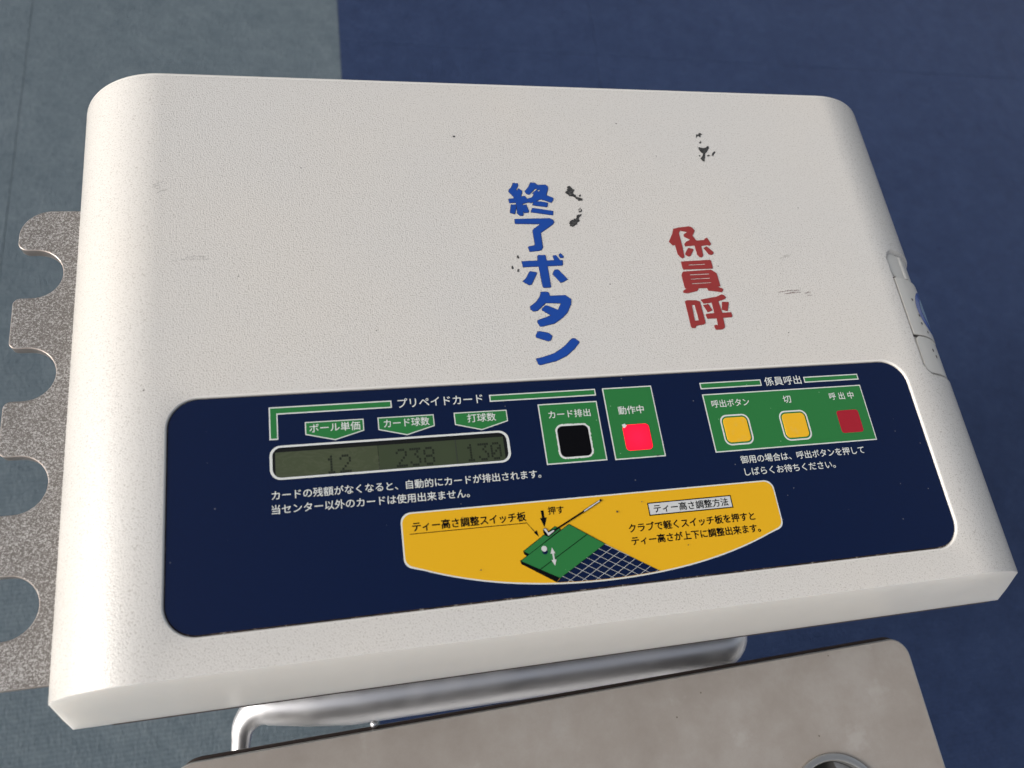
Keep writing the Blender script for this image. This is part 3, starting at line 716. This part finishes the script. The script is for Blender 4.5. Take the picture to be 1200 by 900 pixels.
# yellow instruction field with the tee diagram
def yfield(d):
    x0, x1, yt = -56.6 + d, 119.4 - d, -55.7 - d
    p = []
    for k in range(8): a = R(180 - 90 * k / 7); p.append((x0 + 4.4 + 4.4 * math.cos(a), yt - 4.4 + 4.4 * math.sin(a)))
    for k in range(8): a = R(90 - 90 * k / 7); p.append((x1 - 4.4 + 4.4 * math.cos(a), yt - 4.4 + 4.4 * math.sin(a)))
    p += [(x1, -73.0)]
    for k in range(6): a = R(0 - 66 * k / 5); p.append((x1 - 4.2 + 4.2 * math.cos(a), -75.2 + 4.2 * math.sin(a) + d))
    c, h = 31.4, 84.5       # shallow bow of the lower edge
    for k in range(1, 40):
        x = c + h - 2 * h * k / 40; u = (x - c) / h
        p.append((x, -93.3 + 14.3 * u * u * (.82 + .18 * u * u) + d))
    for k in range(6): a = R(-114 - 66 * k / 5); p.append((x0 + 4.2 + 4.2 * math.cos(a), -75.2 + 4.2 * math.sin(a) + d))
    return p
pr('instruction_field_outline', [yfield(0)], 1, 'white'); pr('instruction_field', [yfield(.6)], 2, 'yellow')
cap('ティー高さ調整スイッチ板', -51.9, -2.3, -62.0, 4.3, 3, 'black', .10)
pr('leader_line', [stroke([(-53.2, -65.0), (-2.3, -65.0), (.9, -69.6)], .32)], 3, 'black')
pr('leader_arrow', [[(2.1, -71.5), (.1, -69.5), (1.6, -68.6)]], 4, 'black')
cap('押す', 7.9, 15.2, -60.6, 3.8, 3, 'black', .07)
pr('press_arrow', [[(4.6, -60.2), (6.0, -60.2), (5.9, -63.4), (7.0, -63.4), (5.3, -67.6), (3.8, -63.4), (4.8, -63.4)]], 3, 'black')
G1 = [(-5.4, -77.0), (10.0, -67.8), (12.2, -69.2), (-3.2, -78.5)]
pr('diagram_mat_side', [[(-5.7, -77.0), (-5.5, -78.2), (-4.2, -79.4), (-3.1, -78.4), (-4.4, -77.3)], [(-7.5, -81.0), (-7.3, -82.3), (7.0, -91.5), (9.0, -89.4), (8.6, -88.8)]], 3, 'black')
pr('diagram_mat_outline', [inset(G1, -.25)], 4, 'black'); pr('diagram_mat', [G1], 5, 'green')
G2 = [(-7.3, -81.0), (16.4, -67.5), (31.2, -77.5), (8.8, -89.9)]
pr('diagram_mat_outline', [inset(G2, -.25)], 6, 'black'); pr('diagram_mat', [G2], 7, 'green')
pr('diagram_line', [stroke([(.5, -85.5), (23.9, -72.6)], .32), ], 8, 'black')
def bow(x): u = (x - 31.4) / 84.5; return -93.3 + 14.3 * u * u * (.82 + .18 * u * u) + .75
GN = [(31.2, -77.5), (54.3, bow(54.3))] + [(x, bow(x)) for x in (50, 45, 40, 35, 30, 25, 20, 15, 10, 7.0)] + [(8.8, -89.9)]
pr('diagram_net_field', [GN], 5, 'navy')
def clip(a, b):
    """part of segment a-b inside the net field"""
    a, b = Vector(a), Vector(b); ts = [0, 1]
    for i in range(len(GN)):
        p, q = Vector(GN[i - 1]), Vector(GN[i]); r_ = b - a; s_ = q - p; den = r_.x * s_.y - r_.y * s_.x
        if abs(den) < 1e-9: continue
        t = ((p - a).x * s_.y - (p - a).y * s_.x) / den; u = ((p - a).x * r_.y - (p - a).y * r_.x) / den
        if 0 <= u <= 1 and 0 < t < 1: ts.append(t)
    ts.sort(); out = []
    def inside(pt):
        c = False
        for i in range(len(GN)):
            (ax, ay), (bx, by) = GN[i - 1], GN[i]
            if (ay > pt.y) != (by > pt.y) and pt.x < (bx - ax) * (pt.y - ay) / (by - ay) + ax: c = not c
        return c
    for t0, t1 in zip(ts, ts[1:]):
        if t1 - t0 > .01 and inside(a + (b - a) * (t0 + t1) / 2): out.append((tuple(a + (b - a) * t0), tuple(a + (b - a) * t1)))
    return out
d1, d2 = Vector((22.4, 12.4)), Vector((23.3, -13.9))
net1, net2 = [], []
for k in range(1, 8):
    o_ = Vector((8.8, -89.9)) + d2 * (k / 7.2)
    for s_ in clip(o_ - d1 * 1.5, o_ + d1 * 2): net1.append(stroke(s_, .16))
for k in range(0, 8):
    o_ = Vector((8.8, -89.9)) + d1 * ((k + .35) / 7.4)
    for s_ in clip(o_ - d2 * .02, o_ + d2 * 2): net2.append(stroke(s_, .16))
pr('diagram_net', net1, 6, 'pale'); pr('diagram_net', net2, 7, 'pale')
circ = lambda x, y, r, ry=None: [(x + r * math.cos(k * math.pi / 12), y + (ry or r) * math.sin(k * math.pi / 12)) for k in range(24)]
pr('diagram_ball_shadow', [circ(3.75, -78.3, 1.2, 1.05)], 9, 'navy'); pr('diagram_ball', [circ(3.6, -76.9, 1.25)], 10, 'pale')
pr('height_arrow', [[(7.1, -76.7), (6.1, -79.3), (6.85, -79.3), (6.9, -82.0), (6.1, -82.0), (7.3, -84.6), (8.3, -82.0), (7.6, -82.0), (7.55, -79.3), (8.2, -79.3)]], 9, 'pale')
pr('diagram_club', [stroke([(9.0, -69.7), (10.3, -69.0), (24.1, -62.4)], .75)], 9, 'black')
pr('diagram_club', [stroke([(23.6, -62.6), (33.2, -57.9)], .95)], 10, 'black'); pr('diagram_club_grip', [stroke([(24.3, -62.3), (32.3, -58.3)], .5)], 11, 'pale')
pr('diagram_club_head', [[(4.3, -68.7), (5.0, -67.9), (6.0, -68.3), (6.5, -69.7), (9.6, -68.7), (9.8, -69.9), (6.4, -72.0), (5.0, -71.3), (4.3, -70.0)]], 9, 'black')
pr('diagram_club_head', [[(4.6, -68.6), (5.1, -68.2), (5.8, -68.6), (6.5, -70.2), (9.2, -69.2), (9.3, -69.7), (6.4, -71.5), (5.8, -70.3)]], 10, 'pale')
pr('title_box_outline', [rect(54.6, -67.2, 96.3, -61.2)], 3, 'black'); pr('title_box', [rect(55.1, -66.7, 95.8, -61.7)], 4, 'pale')
cap('ティー高さ調整方法', 57.2, 94.3, -64.2, 4.0, 5, 'black', .06)
cap('クラブで軽くスイッチ板を押すと', 43.6, 106, -71.9, 4.2, 3, 'black', .10)
cap('ティー高さが上下に調整出来ます。', 43.8, 107.3, -77.6, 4.1, 3, 'black', .10)
dirt = []
rg = random.Random(21)
for x, y, r in ((39.5, -64, .55), (52, -60.5, .3), (-25, -83, .3), (-30, -60, .25), (70, -82, .3), (64.5, -39.5, .45), (62.5, -37.5, .25)):
    dirt.append([(x + r * math.cos(a) * rg.uniform(.6, 1.3), y + r * math.sin(a) * rg.uniform(.6, 1.2)) for a in [k * math.pi / 5 for k in range(10)]])
pr('specks', dirt, 12, 'residue').__setitem__('kind', 'stuff')

# ------------------------------------------------------------------ notched rack on the left flank
def rack_outline():
    p = [(-150, -104.0)]
    def arc(cx, cy, r, a0, a1, n=10):
        for k in range(n + 1): a = R(a0 + (a1 - a0) * k / n); p.append((cx + r * math.cos(a), cy + r * math.sin(a)))
    xo, xi, hw, rm = -228.5, -207.2, 13.4, 3.4
    cs = [-71.0, -17.5, 36.0, 89.6]
    arc(xo + 7, -104.0 + 7, 7, 270, 180)
    for c in cs:
        arc(xo + rm, c - hw - rm, rm, 180, 90, 7)
        arc(xi - hw, c, hw, -90, 90, 18)
        if c != cs[-1]: arc(xo + rm, c + hw + rm, rm, 270, 180, 7)
    arc(xo + 4.5, cs[-1] + hw + 4.5, 4.5, 270, 180, 7)
    arc(xo + 15, 126.0 - 15, 15, 180, 90, 12)
    p.append((-150, 126.0))
    return p
rk = put('club_rack', flat_mesh('club_rack', [rack_outline()], -45.0, 6.0, .7), ['speckle'], console, 'speckled steel plate with four rounded notches')
rk.data.materials.append(M['cut'])
for p in rk.data.polygons: p.material_index = 0 if p.normal.z > .9 else 1

# dark slab added under the cover to draw the shade line below its lip
bm = bmesh.new(); box(bm, -183, 279, -121.9, 165, -78, ZB - .2); put('lip_shade_slab', bm_mesh(bm, 'lip_shade_slab'), 'gap', console)
# pedestal that carries the cover
bm = bmesh.new(); box(bm, -140, 190, -55, 150, FZ, -78.2)
bmesh.ops.bevel(bm, geom=bm.edges[:], offset=.006, segments=2, affect='EDGES')
put('pedestal', bm_mesh(bm, 'pedestal', 40), 'ped', console)

# chrome pull bar under the front lip
bm = bmesh.new(); path, rad = [], []
zc, yc_, rb = -135.0, -123.0, 14.2
def add(p, r): path.append(p); rad.append(r)
for k in range(6): add((-139.5 + 1.2 * k * .5, -160 + 24 * k / 5, zc - 9 + 5 * k / 5), 3.9 + .2 * k)
for k in range(1, 9): a = R(90 * k / 8); add((-136.5 + 14 * (1 - math.cos(a)), -136 + 14.0 * math.sin(a), zc - 4 + 4 * k / 8), 4.7 + 4.6 * k / 8)
for k in range(1, 12): add((-122.5 + 255 * k / 12, yc_, zc), min(rb, 9.3 + 2.6 * k))
for k in range(0, 9): a = R(90 * k / 8); add((134.5 + 11 * math.sin(a), yc_ + 9 * (1 - math.cos(a)), zc - 11 * (1 - math.cos(a)) * .6), rb)
add((145.5, yc_ + 30, zc - 8), rb); add((145.5, -50, zc - 8), rb)
tube(bm, path, rad, 28)
put('pull_bar', bm_mesh(bm, 'pull_bar', 60), 'chrome', console, 'chrome tube bar bent at both ends')

# ------------------------------------------------------------------ stainless shelf in front
shelf = empty('steel_shelf', (40, -330, FZ), 'stained stainless shelf with rounded corners and a round steel cup, in front of the console', 'shelf')
hc, hr = (169.5, -216.0), 28.5
bm_o = []
x0, x1, y0, y1 = -164.5, 239.0, -520.0, -138.0
outl = rrect(x0, y0, x1, y1, 11, 10)
a_ = R(1.25); cx, cy = 40, -138
outl = [(cx + (x - cx) * math.cos(a_) - (y - cy) * math.sin(a_), cy + (x - cx) * math.sin(a_) + (y - cy) * math.cos(a_)) for x, y in outl]
sh = put('shelf_plate', flat_mesh('shelf_plate', [outl, circ(hc[0], hc[1], hr - 3)], -100.0, 5.0, .8), ['stain'], shelf)
sh.data.materials.append(M['shelf_edge'])
sh.data.materials.append(M['ring'])
for p in sh.data.polygons: p.material_index = 0 if p.normal.z > .98 else 2 if p.normal.z > .15 else 1
bk = [(x - math.sin(a_) * 1.6 + (0 if x > 0 else 2), y + 1.6) if y > -200 else (x, y) for x, y in outl]
put('backing_board', flat_mesh('backing_board', [bk, circ(hc[0], hc[1], hr + 4)], -105.2, 9.0, .8), 'shelf_edge', shelf, 'dark brown board under the steel sheet')
bm = bmesh.new(); bmesh.ops.create_uvsphere(bm, u_segments=20, v_segments=12, radius=1.9 * MM)
for v in bm.verts: v.co += Vector((-69.5, -138.0, -104.6)) * MM
put('bolt', bm_mesh(bm, 'bolt', 60), 'chrome', shelf)
bm = bmesh.new()                                        # flanged cup let into the hole
prf = [(hr + 1.0, -99.9), (hr + .7, -98.7), (hr - .6, -98.1), (hr - 2.2, -98.2), (hr - 3.0, -98.9), (hr - 3.3, -100.5), (hr - 3.5, -104)]
rings = [[bm.verts.new(Vector((hc[0] + r * math.cos(a), hc[1] + r * math.sin(a), z)) * MM) for a in [2 * math.pi * k / 64 for k in range(64)]] for r, z in prf]
for A, B in zip(rings, rings[1:]):
    for k in range(64): bm.faces.new((A[k], A[(k + 1) % 64], B[(k + 1) % 64], B[k]))
put('cup_ring', bm_mesh(bm, 'cup_ring', 50), 'ring', shelf)
bm = bmesh.new(); prf = [(hr - 3.45, -101.5), (hr - 3.8, -112), (hr - 5, -160), (0.5, -161)]
rings = [[bm.verts.new(Vector((hc[0] + r * math.cos(a), hc[1] + r * math.sin(a), z)) * MM) for a in [2 * math.pi * k / 64 for k in range(64)]] for r, z in prf]
for A, B in zip(rings, rings[1:]):
    for k in range(64): bm.faces.new((A[k], A[(k + 1) % 64], B[(k + 1) % 64], B[k]))
bm.faces.new(rings[-1])
put('cup', bm_mesh(bm, 'cup', 50), 'cup', shelf)
for lx in (-120, 190):
    for ly in (-190, -480):
        bm = bmesh.new(); tube(bm, [(lx, ly, FZ), (lx, ly, -105.0)], 14, 24)
        put('leg', bm_mesh(bm, 'leg', 50), 'ring', shelf)
